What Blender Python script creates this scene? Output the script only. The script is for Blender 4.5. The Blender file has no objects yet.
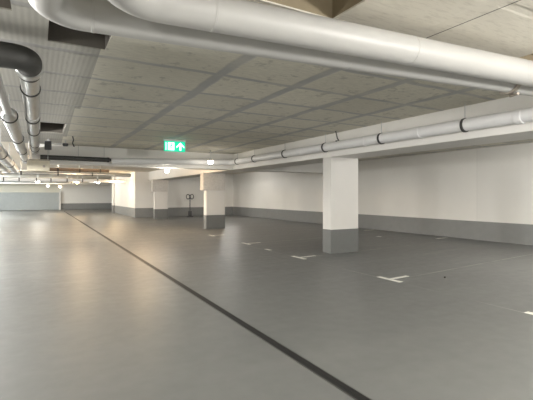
import bpy, bmesh, math, random
from mathutils import Vector, Matrix
random.seed(7)
S = bpy.context.scene
COL = S.collection
PI = math.pi
CEIL = 2.65

# ------------------------------------------------------------------ helpers
def new_obj(name, bm, mat, parent=None, smooth=None):
    me = bpy.data.meshes.new(name)
    bmesh.ops.recalc_face_normals(bm, faces=bm.faces)
    bm.to_mesh(me); bm.free()
    o = bpy.data.objects.new(name, me)
    COL.objects.link(o)
    for m in (mat if isinstance(mat, (list, tuple)) else [mat]):
        me.materials.append(m)
    if smooth:
        me.polygons.foreach_set('use_smooth', [True]*len(me.polygons))
        me.set_sharp_from_angle(angle=math.radians(smooth))
    if parent: o.parent = parent
    return o

def tag(o, label=None, cat=None, group=None, kind=None):
    if label: o['label'] = label
    if cat: o['category'] = cat
    if group: o['group'] = group
    if kind: o['kind'] = kind
    return o

def thing(name, label, cat, loc=(0, 0, 0), group=None, rz=0):
    o = bpy.data.objects.new(name, None); COL.objects.link(o)
    o.location = loc; o.rotation_euler.z = rz; o.empty_display_size = .1
    return tag(o, label, cat, group)

def struct(name, bm, mat, label, cat, smooth=None):
    return tag(new_obj(name, bm, mat, None, smooth), label, cat, None, 'structure')

def box(bm, x0, x1, y0, y1, z0, z1, bev=0, mi=0):
    r = bmesh.ops.create_cube(bm, size=1)
    bmesh.ops.scale(bm, vec=(x1-x0, y1-y0, z1-z0), verts=r['verts'])
    bmesh.ops.translate(bm, vec=((x0+x1)/2, (y0+y1)/2, (z0+z1)/2), verts=r['verts'])
    fs = {f for v in r['verts'] for f in v.link_faces}
    for f in fs: f.material_index = mi
    if bev:
        es = list({e for v in r['verts'] for e in v.link_edges})
        bmesh.ops.bevel(bm, geom=es, offset=bev, segments=2, affect='EDGES', profile=.5)
    return bm

def B(*a, **k):
    return box(bmesh.new(), *a, **k)

def fillet(pts, R, n=12):
    pts = [Vector(p) for p in pts]
    out = [pts[0]]
    for i in range(1, len(pts)-1):
        p = pts[i]; a = (pts[i-1]-p).normalized(); b = (pts[i+1]-p).normalized()
        half = a.angle(b)/2
        t = R/math.tan(half)
        c = p + (a+b).normalized()*(R/math.sin(half))
        p0 = p+a*t; p1 = p+b*t
        u = p0-c; w = p1-c; ang = u.angle(w)
        for k in range(n+1):
            s = k/n
            out.append(c + (u*math.sin((1-s)*ang)+w*math.sin(s*ang))/math.sin(ang))
    out.append(pts[-1])
    return out

def tube(bm, pts, rad, seg=24, cap=True, mi=0):
    pts = [Vector(p) for p in pts]
    rads = rad if isinstance(rad, (list, tuple)) else [rad]*len(pts)
    tang = []
    for i in range(len(pts)):
        d = (pts[min(i+1, len(pts)-1)]-pts[max(i-1, 0)])
        tang.append(d.normalized())
    up = Vector((0, 0, 1)) if abs(tang[0].z) < .9 else Vector((1, 0, 0))
    n = (up - tang[0]*up.dot(tang[0])).normalized()
    rings = []
    for i, p in enumerate(pts):
        n = (n - tang[i]*n.dot(tang[i])).normalized()
        b = tang[i].cross(n)
        rings.append([bm.verts.new(p + (n*math.cos(2*PI*k/seg)+b*math.sin(2*PI*k/seg))*rads[i]) for k in range(seg)])
    for i in range(len(rings)-1):
        for k in range(seg):
            f = bm.faces.new((rings[i][k], rings[i][(k+1) % seg], rings[i+1][(k+1) % seg], rings[i+1][k]))
            f.material_index = mi
    if cap:
        bm.faces.new(rings[0][::-1]).material_index = mi
        bm.faces.new(rings[-1]).material_index = mi
    return bm

def T(pts, rad, **k):
    return tube(bmesh.new(), pts, rad, **k)

def collar(c, d, rin, rout, w, lip=.004):
    """short sleeve around a pipe at c with axis d, slightly rounded"""
    c = Vector(c); d = Vector(d).normalized()
    h = w/2
    bm = bmesh.new()
    prof = [(-h, rin), (-h, rout-lip), (-h+lip, rout), (h-lip, rout), (h, rout-lip), (h, rin)]
    return tube(bm, [c+d*s for s, _ in prof], [r for _, r in prof], seg=28, cap=False)

def prism(bm, poly, y0, y1, mi=0):
    """polygon in the XZ plane extruded along Y"""
    a = [bm.verts.new((x, y0, z)) for x, z in poly]
    b = [bm.verts.new((x, y1, z)) for x, z in poly]
    n = len(poly)
    fs = [bm.faces.new(a), bm.faces.new(b[::-1])]
    for i in range(n):
        fs.append(bm.faces.new((a[i], b[i], b[(i+1) % n], a[(i+1) % n])))
    for f in fs: f.material_index = mi
    return bm

def disc(cx, cz, r, n=16, sx=1):
    return [(cx+r*sx*math.cos(2*PI*k/n), cz+r*math.sin(2*PI*k/n)) for k in range(n)]

# ------------------------------------------------------------------ materials
class NT:
    def __init__(s, name):
        s.m = bpy.data.materials.new(name); s.m.use_nodes = True
        s.t = s.m.node_tree; s.n = s.t.nodes; s.l = s.t.links
        s.bsdf = s.n['Principled BSDF']
        g = s.n.new('ShaderNodeNewGeometry'); s.pos = g.outputs['Position']
        x = s.n.new('ShaderNodeSeparateXYZ'); s.l.new(s.pos, x.inputs[0])
        s.x, s.y, s.z = x.outputs
    def put(s, sock, v):
        if hasattr(v, 'links') or isinstance(v, bpy.types.NodeSocket): s.l.new(v, sock)
        else: sock.default_value = v
    def math(s, op, a, b=0.0, c=0.0):
        n = s.n.new('ShaderNodeMath'); n.operation = op
        s.put(n.inputs[0], a); s.put(n.inputs[1], b); s.put(n.inputs[2], c)
        return n.outputs[0]
    def noise(s, scale, detail=4, rough=.55, vec=None, stretch=None):
        n = s.n.new('ShaderNodeTexNoise'); n.inputs['Scale'].default_value = scale
        n.inputs['Detail'].default_value = detail; n.inputs['Roughness'].default_value = rough
        v = vec or s.pos
        if stretch:
            mp = s.n.new('ShaderNodeMapping'); s.l.new(v, mp.inputs[0]); mp.inputs['Scale'].default_value = stretch
            v = mp.outputs[0]
        s.l.new(v, n.inputs['Vector'])
        return n.outputs[0]
    def mix(s, f, a, b):
        n = s.n.new('ShaderNodeMix'); n.data_type = 'RGBA'
        s.put(n.inputs[0], f)
        s.put(n.inputs[6], a if not isinstance(a, tuple) else (*a, 1))
        s.put(n.inputs[7], b if not isinstance(b, tuple) else (*b, 1))
        return n.outputs[2]
    def rng(s, v, a, b, c, d):
        n = s.n.new('ShaderNodeMapRange'); s.put(n.inputs[0], v)
        for i, q in enumerate((a, b, c, d)): n.inputs[i+1].default_value = q
        return n.outputs[0]
    def lt(s, a, b): return s.math('LESS_THAN', a, b)
    def gt(s, a, b): return s.math('GREATER_THAN', a, b)
    def bump(s, h, strength=.3, dist=.01):
        n = s.n.new('ShaderNodeBump'); n.inputs['Strength'].default_value = strength
        n.inputs['Distance'].default_value = dist
        s.l.new(h, n.inputs['Height']); s.l.new(n.outputs[0], s.bsdf.inputs['Normal'])
    def done(s, col, rough=.5, metal=0.0):
        s.put(s.bsdf.inputs['Base Color'], col if not isinstance(col, tuple) else (*col, 1))
        s.put(s.bsdf.inputs['Roughness'], rough); s.put(s.bsdf.inputs['Metallic'], metal)
        return s.m

def plain(name, col, rough=.5, metal=0.0, var=.12, scale=9):
    t = NT(name)
    f = t.noise(scale, 3)
    lo = tuple(c*(1-var) for c in col); hi = tuple(min(1, c*(1+var)) for c in col)
    return t.done(t.mix(f, lo, hi), rough, metal)

def wall_paint(name, white, grey, h, seam=None):
    t = NT(name)
    n = t.noise(1.3, 5)
    w = t.mix(n, tuple(c*.95 for c in white), tuple(min(1, c*1.04) for c in white))
    g = t.mix(t.noise(5, 4), tuple(c*.9 for c in grey), tuple(c*1.1 for c in grey))
    if seam is not None:
        w = t.mix(t.math('MULTIPLY', t.lt(t.math('ABSOLUTE', t.math('SUBTRACT', t.y, seam)), .02), .13), w, (.5, .49, .46))
        w = t.mix(t.math('MULTIPLY', t.lt(t.y, seam), .25), w, (.68, .67, .64))
    return t.done(t.mix(t.lt(t.z, h), w, g), .6)

WHITE = (.80, .785, .745); GREY = (.235, .24, .235)
M = {}
M['wall'] = wall_paint('painted_wall', WHITE, GREY, .54)
M['wall_r'] = wall_paint('painted_side_wall', WHITE, GREY, .54, 7.06)
M['gate_wall'] = wall_paint('grey_painted_end_wall', (.72, .70, .60), (.42, .45, .45), 1.52)
M['pillar_white'] = plain('pillar_white_paint', (.69, .675, .645), .55, var=.04, scale=2)
M['pillar_grey'] = plain('pillar_grey_paint', (.155, .16, .155), .45, var=.08)
M['bare'] = plain('bare_concrete', (.60, .58, .55), .85, var=.22, scale=14)
M['beam'] = plain('beam_white_paint', (.80, .785, .75), .6, var=.05, scale=2)
M['pvc'] = plain('grey_white_plastic', (.49, .485, .465), .45, var=.05, scale=4)
M['pvc_white'] = plain('white_plastic_pipe', (.76, .76, .76), .35, var=.05, scale=4)
M['steel'] = plain('galvanised_sheet', (.50, .51, .51), .30, .9, var=.18, scale=12)
M['band'] = plain('dark_rubber_band', (.035, .035, .035), .5)
M['insul'] = plain('dark_insulation', (.045, .045, .042), .55, var=.3)
M['clampmetal'] = plain('zinc_clamp', (.38, .34, .29), .4, .6)
M['brownpipe'] = plain('brown_pipe', (.17, .125, .09), .5)
M['cream'] = plain('cream_enamel', (.74, .68, .54), .5)
M['line'] = plain('white_road_paint', (.78, .77, .72), .6, var=.12, scale=30)
M['lampbody'] = plain('lamp_plastic', (.7, .7, .68), .4)
M['darkbox'] = plain('dark_grey_plastic', (.07, .07, .075), .5)
M['drain'] = plain('drain_cast_iron', (.016, .016, .016), .6, .2)
M['rail'] = plain('drain_edge_steel', (.13, .13, .125), .4, .7)
M['stone'] = plain('dark_grit', (.05, .045, .04), .8)
M['paper'] = plain('white_paper', (.8, .8, .78), .8)

def emit(name, col, s):
    m = bpy.data.materials.new(name); m.use_nodes = True
    b = m.node_tree.nodes['Principled BSDF']
    b.inputs['Base Color'].default_value = (*col, 1)
    b.inputs['Emission Color'].default_value = (*col, 1)
    b.inputs['Emission Strength'].default_value = s
    return m
M['glow'] = emit('lamp_glow', (1, .93, .82), 6)
M['glow_warm'] = emit('lamp_glow_warm', (1, .74, .45), 7)
M['sign_green'] = emit('exit_sign_green', (.0, .42, .23), .75)
M['sign_white'] = emit('exit_sign_white', (.75, 1, .92), 1.0)

# floor
t = NT('coated_floor')
n1 = t.noise(.45, 4); n2 = t.noise(7, 5); n3 = t.noise(90, 2)
col = t.mix(n1, (.150, .154, .152), (.192, .197, .193))
col = t.mix(t.math('MULTIPLY', n2, .35), col, (.125, .128, .126))
# dust streaks across the drive lane and an old thin paint line along the bays
st = t.noise(1.0, 4, .6, None, (.35, 2.2, 1))
col = t.mix(t.rng(st, .5, .75, 0, .25), col, (.26, .26, .25))
seam = t.math('MULTIPLY', t.lt(t.math('ABSOLUTE', t.math('SUBTRACT', t.x, 4.66)), .008), t.rng(t.noise(1.1, 3), .42, .6, 0, .55))
col = t.mix(seam, col, (.5, .49, .45))
for k, yc in enumerate((2.2, 4.4, 6.89, 9.55, 12.0, 14.6)):
    yy = t.math('SUBTRACT', t.math('SUBTRACT', t.y, yc-.05), t.math('MULTIPLY', t.math('SUBTRACT', t.x, 4.7), .085))
    ln = t.math('MULTIPLY', t.lt(t.math('ABSOLUTE', yy), .012), t.math('MULTIPLY', t.gt(t.x, 5.1), t.lt(t.x, 10.0)))
    ln = t.math('MULTIPLY', ln, t.rng(t.noise(1.6, 3), .4, .6, .12, .6))
    col = t.mix(ln, col, (.55, .54, .5))
rough = t.rng(t.math('ADD', t.math('MULTIPLY', st, .6), t.math('MULTIPLY', n2, .4)), .3, .7, .36, .50)
t.bump(t.math('ADD', n3, t.math('MULTIPLY', n2, .6)), .12, .004)
M['floor'] = t.done(col, rough)

# ceiling: wood-wool boards with grey joints beyond the crossing pipes, raw concrete before them,
# ribbed boards over the left strip, pale paint beyond the cross beam
t = NT('board_ceiling')
w = t.math('MULTIPLY', t.math('SUBTRACT', t.noise(1.7, 2), .5), .10)
xw = t.math('ADD', t.x, w); yw = t.math('ADD', t.y, w)
fx = t.math('ABSOLUTE', t.math('SUBTRACT', t.math('FRACT', t.math('ADD', t.math('DIVIDE', t.math('SUBTRACT', xw, 1.78), 1.0), .5)), .5))
fy = t.math('ABSOLUTE', t.math('SUBTRACT', t.math('FRACT', t.math('ADD', t.math('DIVIDE', t.math('SUBTRACT', yw, 4.17), .85), .5)), .5))
jx = t.math('MULTIPLY', t.rng(fx, .05, .085, 1, 0), t.gt(t.x, 1.3)); jy = t.rng(fy, .032, .06, 1, 0)
joint = t.math('MAXIMUM', jx, jy)
joint = t.math('MULTIPLY', joint, t.rng(t.noise(2.3, 3), .3, .55, .55, 1))
cell = t.n.new('ShaderNodeTexWhiteNoise'); cell.noise_dimensions = '2D'
cv = t.n.new('ShaderNodeCombineXYZ')
t.l.new(t.math('ROUND', t.math('SUBTRACT', xw, 2.28)), cv.inputs[0])
t.l.new(t.math('FLOOR', t.math('DIVIDE', t.math('SUBTRACT', yw, 4.17), .85)), cv.inputs[1])
t.l.new(cv.outputs[0], cell.inputs['Vector'])
board = t.mix(cell.outputs['Value'], (.66, .635, .54), (.80, .77, .66))
grain = t.noise(9, 5, .65, None, (1.0, 4.0, 1))
board = t.mix(t.rng(grain, .35, .7, .45, 0), board, (.46, .445, .39))
board = t.mix(t.rng(t.noise(5.5, 4, .7), .57, .65, 0, .42), board, (.27, .265, .245))
board = t.mix(joint, board, (.44, .44, .43))
rib = t.math('SINE', t.math('MULTIPLY', t.x, 2*PI/.046))
ribc = t.mix(t.rng(rib, -1, 1, 0, 1), (.385, .375, .335), (.435, .425, .38))
ribc = t.mix(t.math('MULTIPLY', jy, .7), ribc, (.30, .30, .295))
left = t.lt(t.x, t.math('ADD', .53, t.math('MULTIPLY', t.math('SUBTRACT', t.math('FRACT', t.math('MULTIPLY', t.y, .29)), .5), .08)))
colc = t.mix(left, board, ribc)
raw = t.mix(t.noise(2.2, 6, .65), (.70, .655, .56), (.86, .82, .72))
raw = t.mix(t.rng(t.noise(6, 5, .7, None, (1, 5, 1)),   .5, .7, 0, .5), raw, (.52, .48, .40))
raw = t.mix(t.lt(t.math('ABSOLUTE', t.math('SUBTRACT', t.x, 2.9)), .006), raw, (.12, .11, .09))
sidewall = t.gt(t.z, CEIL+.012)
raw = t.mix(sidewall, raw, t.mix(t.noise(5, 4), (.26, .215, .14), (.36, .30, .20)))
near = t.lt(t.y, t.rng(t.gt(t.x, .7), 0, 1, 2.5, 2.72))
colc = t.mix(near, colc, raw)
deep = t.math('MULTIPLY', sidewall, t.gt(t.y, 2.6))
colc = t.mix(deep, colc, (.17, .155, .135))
pale = t.gt(t.y, 12.1)
colc = t.mix(pale, colc, t.mix(t.noise(1.5, 4), (.62, .58, .50), (.74, .70, .62)))
h = t.math('ADD', t.math('MULTIPLY', t.math('MULTIPLY', rib, left), .035), t.math('ADD', t.math('MULTIPLY', grain, .5), t.math('MULTIPLY', joint, -.8)))
t.bump(h, .45, .014)
M['ceiling'] = t.done(colc, .9)

# ------------------------------------------------------------------ setting
X0, X1, Y0, Y1 = -7.0, 11.05, -6.0, 40.5
struct('floor', B(X0-.2, X1+.2, Y0-.2, Y1+.2, -.2, 0), M['floor'], 'glossy grey coated concrete garage floor', 'floor')

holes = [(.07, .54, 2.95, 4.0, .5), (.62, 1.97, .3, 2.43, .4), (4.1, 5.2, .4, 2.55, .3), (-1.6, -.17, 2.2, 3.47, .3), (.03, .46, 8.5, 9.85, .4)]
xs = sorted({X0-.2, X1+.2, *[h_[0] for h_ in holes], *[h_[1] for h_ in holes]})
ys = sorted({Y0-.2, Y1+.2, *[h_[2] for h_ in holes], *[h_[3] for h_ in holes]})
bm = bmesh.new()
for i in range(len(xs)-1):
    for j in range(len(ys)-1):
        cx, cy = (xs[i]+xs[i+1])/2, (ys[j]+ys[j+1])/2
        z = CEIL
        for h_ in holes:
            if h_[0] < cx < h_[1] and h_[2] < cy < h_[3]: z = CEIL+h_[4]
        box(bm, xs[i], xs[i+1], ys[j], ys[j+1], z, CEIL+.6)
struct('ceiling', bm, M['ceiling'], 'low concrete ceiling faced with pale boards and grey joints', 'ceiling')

struct('wall_right', B(X1, X1+.2, Y0, 24.0, 0, CEIL), M['wall_r'], 'long white side wall with grey painted base band on the right', 'wall')
struct('wall_back', B(X0, X1, Y0-.2, Y0, 0, CEIL), M['wall'], 'white end wall behind the viewer', 'wall')
struct('wall_left', B(X0-.2, X0, Y0, Y1, 0, CEIL), M['wall'], 'white side wall beyond the left bays', 'wall')
bm = bmesh.new()
box(bm, 4.84, X1+.2, 23.8, 24.0, 0, CEIL)
box(bm, 4.84, 5.04, 24.0, 30.6, 0, CEIL)
box(bm, 4.84, X1+.2, 30.6, 30.8, 0, CEIL)
struct('wall_front', bm, M['wall'], 'white room block with grey base band jutting out beyond the bays', 'wall')
struct('wall_far', B(1.7, X1+.2, 40.3, 40.5, 0, CEIL), M['wall'], 'white far end wall with grey base band', 'wall')
struct('wall_end', B(X0-.2, 1.68, 40.4, 40.6, 0, CEIL), M['gate_wall'], 'far end wall painted grey below and cream above', 'wall')
struct('trim_1', B(4.70, 4.84, 30.9, 31.3, 0, CEIL), M['wall'], 'narrow white pilaster past the corner of the room block', 'trim')
struct('trim_2', B(1.58, 1.74, 40.0, 40.3, 0, 1.6), M['pillar_white'], 'low white edge post where the far walls meet', 'trim')

bm = bmesh.new()
box(bm, 5.61, 6.42, Y0, 23.8, 2.14, CEIL, bev=.008)
struct('ceiling_beam', bm, M['beam'], 'long white beam running along the pillars', 'beam')
bm = bmesh.new()
box(bm, -.15, 5.64, 12.1, 12.6, 2.14, CEIL, bev=.008)
box(bm, 6.44, X1, 12.1, 12.6, 2.14, CEIL, bev=.008)
struct('cross_beam', bm, M['beam'], 'white beam crossing the lane behind the exit sign', 'beam')
struct('end_beam', B(X0, X1, 37.2, 37.7, 2.2, CEIL), M['beam'], 'far white beam crossing in front of the end wall', 'beam')

# ------------------------------------------------------------------ pillars
def pillar(px_, y, label, bare, w=.80, d=.29):
    t_ = thing('pillar', label, 'pillar', (px_, y, 0), 'pillars under the long beam')
    new_obj('painted_base', B(-.004, w+.004, -.004, d+.004, 0, .53, bev=.004), M['pillar_grey'], t_)
    top = 1.48 if bare else 2.14
    new_obj('shaft', B(0, w, 0, d, .53, top, bev=.006), M['pillar_white'], t_)
    if bare:
        o = new_obj('bare_top', B(-.13, w-.0, -.03, d+.03, 1.48, 2.14, bev=.006), M['bare'], t_)
        o['label'] = 'unpainted concrete top'
    return t_
pillar(5.61, 6.97, 'nearest white pillar with dark grey base, painted up to the beam', False)
pillar(5.53, 14.3, 'middle pillar with bare concrete top and white lower shaft', True, .76)
pillar(5.49, 21.9, 'farthest small pillar with bare concrete top in front of the room block', True, .72)

# ------------------------------------------------------------------ floor marks
marks = [(2.2, 'white T-shaped bay mark at the right edge of the photo'),
         (4.42, 'white T-shaped bay mark nearest in full view, right of the nearest pillar'),
         (6.89, 'white T-shaped bay mark just left of the nearest pillar base'),
         (9.55, 'small white T-shaped bay mark between the two nearer pillars'),
         (12.0, 'small white T-shaped bay mark in front of the middle pillar')]
for y, lab in marks:
    bm = bmesh.new()
    box(bm, -.04, .04, -.23, .23, 0, .003)
    r = bmesh.ops.create_cube(bm, size=1)
    bmesh.ops.scale(bm, vec=(.42, .07, .003), verts=r['verts'])
    bmesh.ops.translate(bm, vec=(.24, 0, .0015), verts=r['verts'])
    bmesh.ops.rotate(bm, verts=r['verts'], cent=(0, 0, 0), matrix=Matrix.Rotation(.085, 3, 'Z'))
    o = new_obj('bay_mark', bm, M['line'])
    o.location = (4.70 if y < 9 else 4.82, y, 0)
    tag(o, lab, 'floor marking', 'T-shaped bay marks along the lane')
for x, y, lab in [(10.55, 7.85, 'short white dash at the foot of the right wall, nearer one'),
                  (10.65, 11.0, 'short white dash at the foot of the right wall, beside the nearest pillar')]:
    bm = bmesh.new(); box(bm, -.26, .26, -.045, .045, 0, .003)
    o = new_obj('wall_end_mark', bm, M['line']); o.location = (x, y, 0); o.rotation_euler.z = .08
    tag(o, lab, 'floor marking', 'dashes at the bay ends')
bm = bmesh.new(); box(bm, -.04, .04, -.12, .12, 0, .003)
o = new_obj('stray_mark', bm, M['line']); o.location = (4.75, 8.25, 0)
tag(o, 'short stray white dash between two T-shaped bay marks', 'floor marking')

# drain
dr = thing('drain_channel', 'long black slotted drain channel running down the lane floor', 'drain', (1.79, 0, 0))
for s in (-1, 1):
    new_obj('edge_rail', B(s*.040-.004, s*.040+.004, -3, 36, 0, .005), M['rail'], dr)
bm = bmesh.new()
box(bm, -.036, .036, -3, 36, -.002, .0025)
box(bm, -.005, .005, -3, 36, .0025, .0045)
new_obj('grate', bm, M['drain'], dr)

# litter
bm = bmesh.new(); bmesh.ops.create_icosphere(bm, subdivisions=2, radius=.016)
for v in bm.verts: v.co *= random.uniform(.8, 1.15)
o = new_obj('grit_lump', bm, M['stone'], None, 60); o.location = (5.53, 4.06, .012)
tag(o, 'tiny dark lump lying on the bay floor beside the faint line', 'litter')
bm = bmesh.new()
bmesh.ops.create_grid(bm, x_segments=4, y_segments=4, size=.07)
for v in bm.verts: v.co.z = .012+random.uniform(-.009, .012)
r = bmesh.ops.solidify(bm, geom=bm.faces[:], thickness=.003)
o = new_obj('paper_scrap', bm, M['paper'], None, 40); o.location = (9.17, 9.05, 0)
tag(o, 'small white paper scrap on the floor right of the nearest pillar', 'litter')

# ------------------------------------------------------------------ the two big crossing pipes
def big_pipe(name, label, x, y, z, R, elbow, SL, seams, clampx=None):
    t_ = thing(name, label, 'pipe', (x, y, z), 'big pipes crossing overhead')
    end = 5.55
    pts = fillet([(0, -4.5-y, 0), (0, 0, 0), (end-x, SL*(end-x), 0)], elbow, 16)
    new_obj('pipe_run', T(pts, R, seg=48), M['pvc'], t_, 40)
    d = Vector((1, SL, 0))
    for sx in seams:
        new_obj('joint_ring', collar((sx-x, SL*(sx-x), 0), d, R-.002, R+.0025, .02, .002), M['pvc'], t_, 40)
    for cx in clampx or []:
        c = new_obj('clamp', collar((cx-x, SL*(cx-x), 0), d, R, R+.022, .045), M['clampmetal'], t_, 40)
        new_obj('clamp_bolt', T([(cx-x-.02, SL*(cx-x)-.10, -R-.035), (cx-x+.02, SL*(cx-x)+.0, -R-.035)], .014, seg=8), M['clampmetal'], c)
        p = (cx-x, SL*(cx-x), R)
        new_obj('hanger_rod', T([p, (p[0], p[1], CEIL-z)], .006, seg=8), M['clampmetal'], c)
    return t_
big_pipe('crossing_pipe', 'wide pale pipe crossing overhead, the nearer and upper in the photo of the two', .33, 2.405, 2.44, .111, .27, -.10, (.95, 2.55, 4.0))
big_pipe('crossing_pipe', 'wide pale pipe crossing overhead, partly hidden by the nearer pipe, with a zinc clamp', .035, 2.775, 2.44, .106, .2, -.118, (.3, 2.2, 3.2), (4.12,))

# ------------------------------------------------------------------ white drain pipe along the beam
px, pR = 5.47, .092
wp = thing('beam_pipe', 'long pale plastic pipe with black clamps hung along the white beam', 'pipe', (px, 2.5, 2.33))
pz = lambda y: 2.325 + (y-2.5)*.004
pts = fillet([(0, 0, 0), (0, 9.36, pz(11.86)-2.33), (-3.7, 9.36, -.08)], .22, 14)
new_obj('pipe_run', T(pts, pR, seg=32), M['pvc_white'], wp, 40)
for i in range(6):
    y = 3.68+1.655*i
    if i == 5: y = 11.45
    c = new_obj('clamp', collar((0, y-2.5, pz(y)-2.33), (0, 1, 0), pR-.002, pR+.012, .042), M['band'], wp, 40)
    new_obj('hanger_rod', T([(0, y-2.5, pz(y)-2.33+pR), (0, y-2.5, CEIL-2.33)], .006, seg=8), M['steel'], c)
for y in (2.9, 4.5, 5.75, 7.9, 9.4):
    new_obj('coupling', collar((0, y-2.5, pz(y)-2.33), (0, 1, 0), pR-.002, pR+.007, .09), M['pvc_white'], wp, 40)
for x in (-.75, -2.2):
    new_obj('clamp', collar((x, 9.36, .02+x*.027), (1, 0, 0), pR-.002, pR+.010, .03), M['band'] if x > -1 else M['pvc_white'], wp, 40)
# branch stub with bracket on top of the pipe
new_obj('branch_stub', T([(0, 4.0, .07), (-.02, 4.06, .16), (-.03, 4.1, .32)], .012, seg=10), M['band'], wp, 40)
new_obj('mount_bracket', B(-.05, .03, 4.05, 4.09, .09, .115, bev=.004), M['band'], wp)

# ------------------------------------------------------------------ pipes along the left of the lane
def run_pipe(name, label, x, y0, y1, z, R, mat, bands, couplings=(), hang=True, group=None):
    t_ = thing(name, label, 'pipe', (x, y0, z), group)
    new_obj('pipe_run', T([(0, 0, 0), (0, y1-y0, 0)], R, seg=28), M[mat], t_, 40)
    for y in bands:
        c = new_obj('clamp', collar((0, y-y0, 0), (0, 1, 0), R-.002, R+.010, .035), M['band'], t_, 40)
        if hang: new_obj('hanger_rod', T([(0, y-y0, R), (0, y-y0, CEIL-z)], .006, seg=8), M['steel'], c)
    for y in couplings:
        new_obj('coupling', collar((0, y-y0, 0), (0, 1, 0), R-.002, R+.008, .13), M[mat], t_, 40)
    return t_
G = 'pipes along the left of the lane'
p1 = run_pipe('lane_pipe', 'shiny steel pipe with black rings joined to the dark bent pipe', -.075, 4.12, 12.08, 2.45, .088, 'steel', (4.35, 5.0, 6.9, 8.3, 10.4, 11.4), (6.7, 10.1), group=G)
el = new_obj('bent_section', T(fillet([(0, 0, 0), (0, -.20, 0), (-3.5, -.20, 0)], .125, 12), .104, seg=28), M['insul'], p1, 40)
el['label'] = 'dark insulated bend and sideways run'
new_obj('joint_sleeve', collar((0, .07, 0), (0, 1, 0), .08, .113, .15, .02), M['steel'], p1, 40)

p2 = thing('lane_pipe', 'steel pipe left of the ringed one, narrow near and wide beyond a reducer', 'pipe', (-.34, 4.2, 2.36), G)
new_obj('narrow_section', T([(0, 0, .02), (0, 1.9, .0)], .045, seg=20), M['pvc'], p2, 40)
new_obj('wide_section', T([(0, 1.86, 0), (0, 1.94, 0), (0, 2.05, 0), (0, 10.3, 0)], [.05, .075, .092, .092], seg=28), M['steel'], p2, 40)
for y in (2.15, 4.6, 7.0, 9.2):
    c = new_obj('clamp', collar((0, y, 0), (0, 1, 0), .09, .104, .04), M['band'], p2, 40)
    new_obj('hanger_rod', T([(0, y, .1), (0, y, CEIL-2.36)], .006, seg=8), M['steel'], c)
run_pipe('lane_pipe', 'broad pale pipe at the far left edge below the steel pair', -.66, 5.4, 15.5, 2.13, .11, 'steel', (7.0, 9.6, 12.4), (8.4, 11.0), group=G)
run_pipe('lane_pipe', 'thin pale pipe left of the broad one, the upper of the thin two', -.92, 6.0, 17.0, 2.12, .045, 'pvc', (9.4, 12.5), group=G)
run_pipe('lane_pipe', 'thin pale pipe at the very left edge, the lower of the thin two', -1.10, 6.0, 17.4, 2.04, .045, 'pvc', (10.4, 13.5), group=G)

# dark pipe and cream box in front of the cross beam
dp = thing('dark_cross_pipe', 'dark grey pipe crossing in front of the white cross beam, left of the exit sign', 'pipe', (.04, 11.93, 2.285))
new_obj('pipe_run', T([(0, 0, 0), (1.68, 0, 0)], .062, seg=24), M['insul'], dp, 40)
new_obj('end_fitting', T([(1.62, 0, 0), (1.68, 0, 0), (1.70, 0, 0), (1.80, 0, -.005), (1.86, 0, -.01)], [.068, .068, .04, .04, .02], seg=20), M['band'], dp, 40)
for x in (.2, .9, 1.55):
    new_obj('hanger_rod', T([(x, 0, .05), (x, 0, CEIL-2.285)], .006, seg=8), M['steel'], dp)
jb = thing('junction_box', 'cream enamel box hanging under the pipe ends at the cross beam', 'box', (0, 11.7, 1.9))
new_obj('housing', B(-.25, .25, -.13, .13, 0, .3, bev=.03), M['cream'], jb, 40)
new_obj('lid', B(-.26, .26, -.14, .14, .265, .29, bev=.006), M['clampmetal'], jb)
for x in (-.21, .21):
    new_obj('hanger_rod', T([(x, 0, .28), (x, 0, CEIL-1.9)], .007, seg=8), M['steel'], jb)
new_obj('cable_gland', T([(.12, -.13, .12), (.12, -.17, .12)], .03, seg=16), M['clampmetal'], jb, 40)

db = thing('ceiling_speaker', 'small dark box hanging from the ceiling beside the ringed steel pipe', 'speaker', (.2, 11.0, 2.39))
new_obj('housing', B(-.075, .075, -.06, .06, 0, .21, bev=.012), M['darkbox'], db, 40)
new_obj('front_mesh', B(-.06, .06, -.066, -.058, .02, .19), M['band'], db)
new_obj('bracket', B(-.03, .03, -.02, .02, .21, CEIL-2.39), M['steel'], db)
sn = thing('ceiling_sensor', 'little dark round sensor on a bracket under the ceiling boards', 'sensor', (.58, 11.1, 2.56))
new_obj('body', T([(0, 0, -.05), (0, 0, -.03), (0, 0, .02)], [.045, .065, .065], seg=20), M['darkbox'], sn, 40)
new_obj('bracket', T([(0, 0, .02), (0, 0, CEIL-2.56)], .015, seg=10), M['steel'], sn)
new_obj('side_arm', B(-.42, -.05, -.012, .012, -.005, .012), M['steel'], sn)
cb = new_obj('hanging_cable', T([(0, 0, 0), (.02, 0, -.08), (.0, 0, -.16), (.035, 0, -.24)], .014, seg=10), M['band'], None, 40)
cb.location = (.68, 10.2, CEIL)
tag(cb, 'short dark cable end dangling from the ribbed ceiling boards', 'cable')

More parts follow.
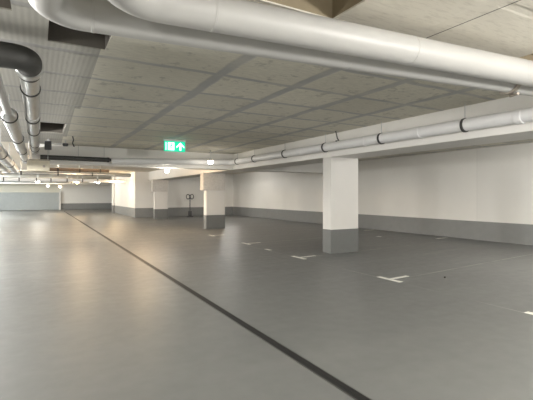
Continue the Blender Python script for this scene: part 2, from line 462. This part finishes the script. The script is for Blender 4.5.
# pipes crossing the lane farther back
def cross_run(label, x0, x1, y, z, R, mat, rods, nm='cross_pipe'):
    t_ = thing(nm, label, 'pipe', (x0, y, z), 'pipes crossing beyond the cross beam')
    new_obj('pipe_run', T([(0, 0, 0), (x1-x0, 0, 0)], R, seg=20), M[mat], t_, 40)
    for x in rods:
        c = new_obj('clamp', collar((x-x0, 0, 0), (1, 0, 0), R-.002, R+.01, .05), M['band'], t_, 40)
        new_obj('hanger_rod', T([(x-x0, 0, R), (x-x0, 0, CEIL-z)], .008, seg=8), M['steel'], c)
cross_run('brown pipe just beyond the white cross beam', .3, 2.3, 16.0, 2.20, .06, 'brownpipe', (.6, 1.3, 2.0))
cross_run('pale pipe crossing the lane, the nearer and higher of the far pair', -6.0, 3.6, 18.6, 2.18, .07, 'steel', (-2.0, -.6, .7, 2.0))
cross_run('pale pipe crossing the lane, the lower of the far pair with close clamps', -6.0, 4.6, 25.2, 2.14, .09, 'pvc_white', (-2.4, -1.6, -.9, -.1, .6, 1.4, 2.2, 3.0))
cross_run('grey pipe crossing deepest in the lane near the far beam', -6.0, 4.6, 31.0, 2.22, .10, 'steel', (-2, 0, 2))

# ------------------------------------------------------------------ lamps
def lamp(x, y, z, label, warm=False, power=0, r=.07):
    t_ = thing('pendant_lamp', label, 'lamp', (x, y, z), 'small lamps hung under the ceiling')
    top = 2.14 if (12.1 < y < 12.6) else CEIL
    new_obj('rod', T([(0, 0, r*.9), (0, 0, top-z)], .012, seg=10), M['lampbody'], t_)
    new_obj('housing', T([(0, 0, r*.35), (0, 0, r*.6), (0, 0, r*1.2)], [r*1.15, r*1.15, r*.5], seg=20), M['lampbody'], t_, 40)
    bm = bmesh.new(); bmesh.ops.create_uvsphere(bm, u_segments=20, v_segments=12, radius=r)
    new_obj('globe', bm, M['glow_warm'] if warm else M['glow'], t_, 60)
    if power:
        l = bpy.data.lights.new('lamp_light', 'POINT'); l.energy = power; l.shadow_soft_size = .09
        l.color = (1, .72, .42) if warm else (1, .92, .8)
        lo = bpy.data.objects.new('lamp_light', l); COL.objects.link(lo); lo.location = (x, y, z-r-.12)
lamp(3.47, 12.35, 2.06, 'small lit lamp under the cross beam just below the exit sign', power=10, r=.075)
lamp(4.5, 11.3, 2.30, 'bright lit lamp beside the pale pipe, above the middle pillar', power=3, r=.08)
lamp(-.05, 26.0, 2.10, 'bright lamp far down the lane at the left, left of the far white wall', power=30, r=.12)
lamp(.65, 36.0, 2.03, 'twin lamp in front of the far white wall, the left one', power=16, r=.11)
lamp(1.5, 36.0, 1.98, 'twin lamp in front of the far white wall, the right one', warm=True, power=16, r=.11)
lamp(2.3, 30.0, 2.20, 'warm lamp above the right end of the far white wall', warm=True, power=26, r=.12)
lamp(3.6, 30.0, 2.21, 'pale lamp near the narrow pilaster of the room block', power=16, r=.12)
lamp(3.95, 25.0, 2.12, 'warm lamp in front of the corner of the room block', warm=True, power=26, r=.09)

# ------------------------------------------------------------------ exit sign
sg = thing('exit_sign', 'green lit emergency exit sign with running figure and arrow up', 'sign', (2.86, 9.5, 2.35))
W, H = .255, .245
new_obj('housing', B(-.28, .28, -.03, .03, H, CEIL-2.36, bev=.006), M['lampbody'], sg, 40)
new_obj('panel', B(-W, W, -.02, .02, 0, H), M['sign_green'], sg)
bm = bmesh.new()
F = -.0235
# arrow pointing up, right half
c_ = .135
prism(bm, [(c_, .222), (c_-.095, .128), (c_-.095, .085), (c_-.022, .155), (c_-.022, .028), (c_+.022, .028), (c_+.022, .155), (c_+.095, .085), (c_+.095, .128)], F, -.019)
new_obj('arrow', bm, M['sign_white'], sg)
bm = bmesh.new()
# doorway frame on the left with a leaf
prism(bm, [(-.225, .03), (-.21, .03), (-.21, .215), (-.225, .215)], F, -.019)
prism(bm, [(-.17, .03), (-.015, .03), (-.015, .215), (-.17, .215)], F, -.019)
new_obj('doorway', bm, M['sign_white'], sg)
bm = bmesh.new()
F2 = -.027
prism(bm, disc(-.075, .185, .017), F2, -.0225)
prism(bm, [(-.105, .165), (-.075, .165), (-.085, .10), (-.115, .105)], F2, -.0225)
prism(bm, [(-.08, .163), (-.072, .155), (-.045, .13), (-.03, .135), (-.03, .125), (-.047, .115), (-.085, .145)], F2, -.0225)
prism(bm, [(-.105, .163), (-.14, .145), (-.15, .115), (-.142, .113), (-.13, .138), (-.105, .148)], F2, -.0225)
prism(bm, [(-.10, .108), (-.085, .102), (-.055, .08), (-.06, .04), (-.072, .04), (-.07, .075), (-.10, .09)], F2, -.0225)
prism(bm, [(-.115, .108), (-.10, .10), (-.125, .06), (-.16, .055), (-.16, .067), (-.13, .072)], F2, -.0225)
new_obj('running_figure', bm, M['sign_green'], sg)

# ------------------------------------------------------------------ ring-topped stand by the far wall
sd = thing('ring_stand', 'thin dark stand with ringed top against the far wall between the two farther pillars', 'stand', (7.82, 22.9, 0))
new_obj('pole', T([(0, 0, .03), (0, 0, 1.32)], .028, seg=14), M['darkbox'], sd, 40)
new_obj('foot', T([(0, 0, 0), (0, 0, .03), (0, 0, .05)], [.2, .2, .05], seg=24), M['darkbox'], sd, 40)
for s in (-1, 1):
    ring = [Vector((s*.12+.10*math.cos(a), 0, 1.2+.14*math.sin(a))) for a in [2*PI*k/24 for k in range(25)]]
    new_obj('ring', T(ring, .024, seg=10, cap=False), M['darkbox'], sd, 40)
new_obj('weight', B(-.09, .09, -.07, .07, .05, .35, bev=.02), M['darkbox'], sd, 40)

# ------------------------------------------------------------------ light
# unseen point lights without fittings, mostly added fill: behind viewer, left bays, behind beams
def add_unseen_light(x, y, e, col=(1, .975, .94), z=2.25, r=.22):
    l = bpy.data.lights.new('unseen_light', 'POINT'); l.energy = e; l.color = col; l.shadow_soft_size = r
    o = bpy.data.objects.new('unseen_light', l); COL.objects.link(o); o.location = (x, y, z)
add_unseen_light(4.2, -1.7, 300, z=1.85)
add_unseen_light(1.0, -2.6, 90, z=1.85)  # added to lift the near ceiling
add_unseen_light(-2.8, -.8, 90, z=1.95)
add_unseen_light(-3.0, 4.2, 230, z=1.95)
add_unseen_light(-3.0, 8.8, 330, z=2.05)  # added to brighten the face of the cross beam
for y in (14.0, 20.0): add_unseen_light(-3.4, y, 290)
for y in (27.0, 34.5): add_unseen_light(-3.4, y, 270, (.92, .98, 1))  # added cool lights that brighten the far lane
add_unseen_light(8.1, 2.3, 95, z=2.42, r=.15)  # added out of view behind the long beam to brighten the right wall
for y in (12.5, 19.5): add_unseen_light(8.8, y, 32, z=2.42, r=.15)  # weaker added lights for the far stretch of that wall
for x, y, z in ((3.2, 14.0, 2.45), (1.4, 16.6, 2.52)): add_unseen_light(x, y, 60, (1, .72, .44), z, .1)  # added warm lights hidden by the cross beam, colouring the ceiling beyond

w = bpy.data.worlds.new('World'); S.world = w; w.use_nodes = True
w.node_tree.nodes['Background'].inputs[0].default_value = (.9, .95, 1, 1)
w.node_tree.nodes['Background'].inputs[1].default_value = .3

# ------------------------------------------------------------------ camera
cam = bpy.data.cameras.new('Camera'); co = bpy.data.objects.new('Camera', cam); COL.objects.link(co)
co.location = (0, 0, 1.3)
co.rotation_euler = (PI/2, 0, -math.atan2(228, 400))
cam.sensor_width = 36; cam.lens = 400/533*36; cam.shift_y = -5/533; cam.clip_start = .05
S.camera = co
S.cycles.caustics_reflective = False
S.view_settings.view_transform = 'Standard'; S.view_settings.look = 'None'
S.view_settings.gamma = 1; S.view_settings.exposure = 1.15; S.view_settings.use_curve_mapping = False
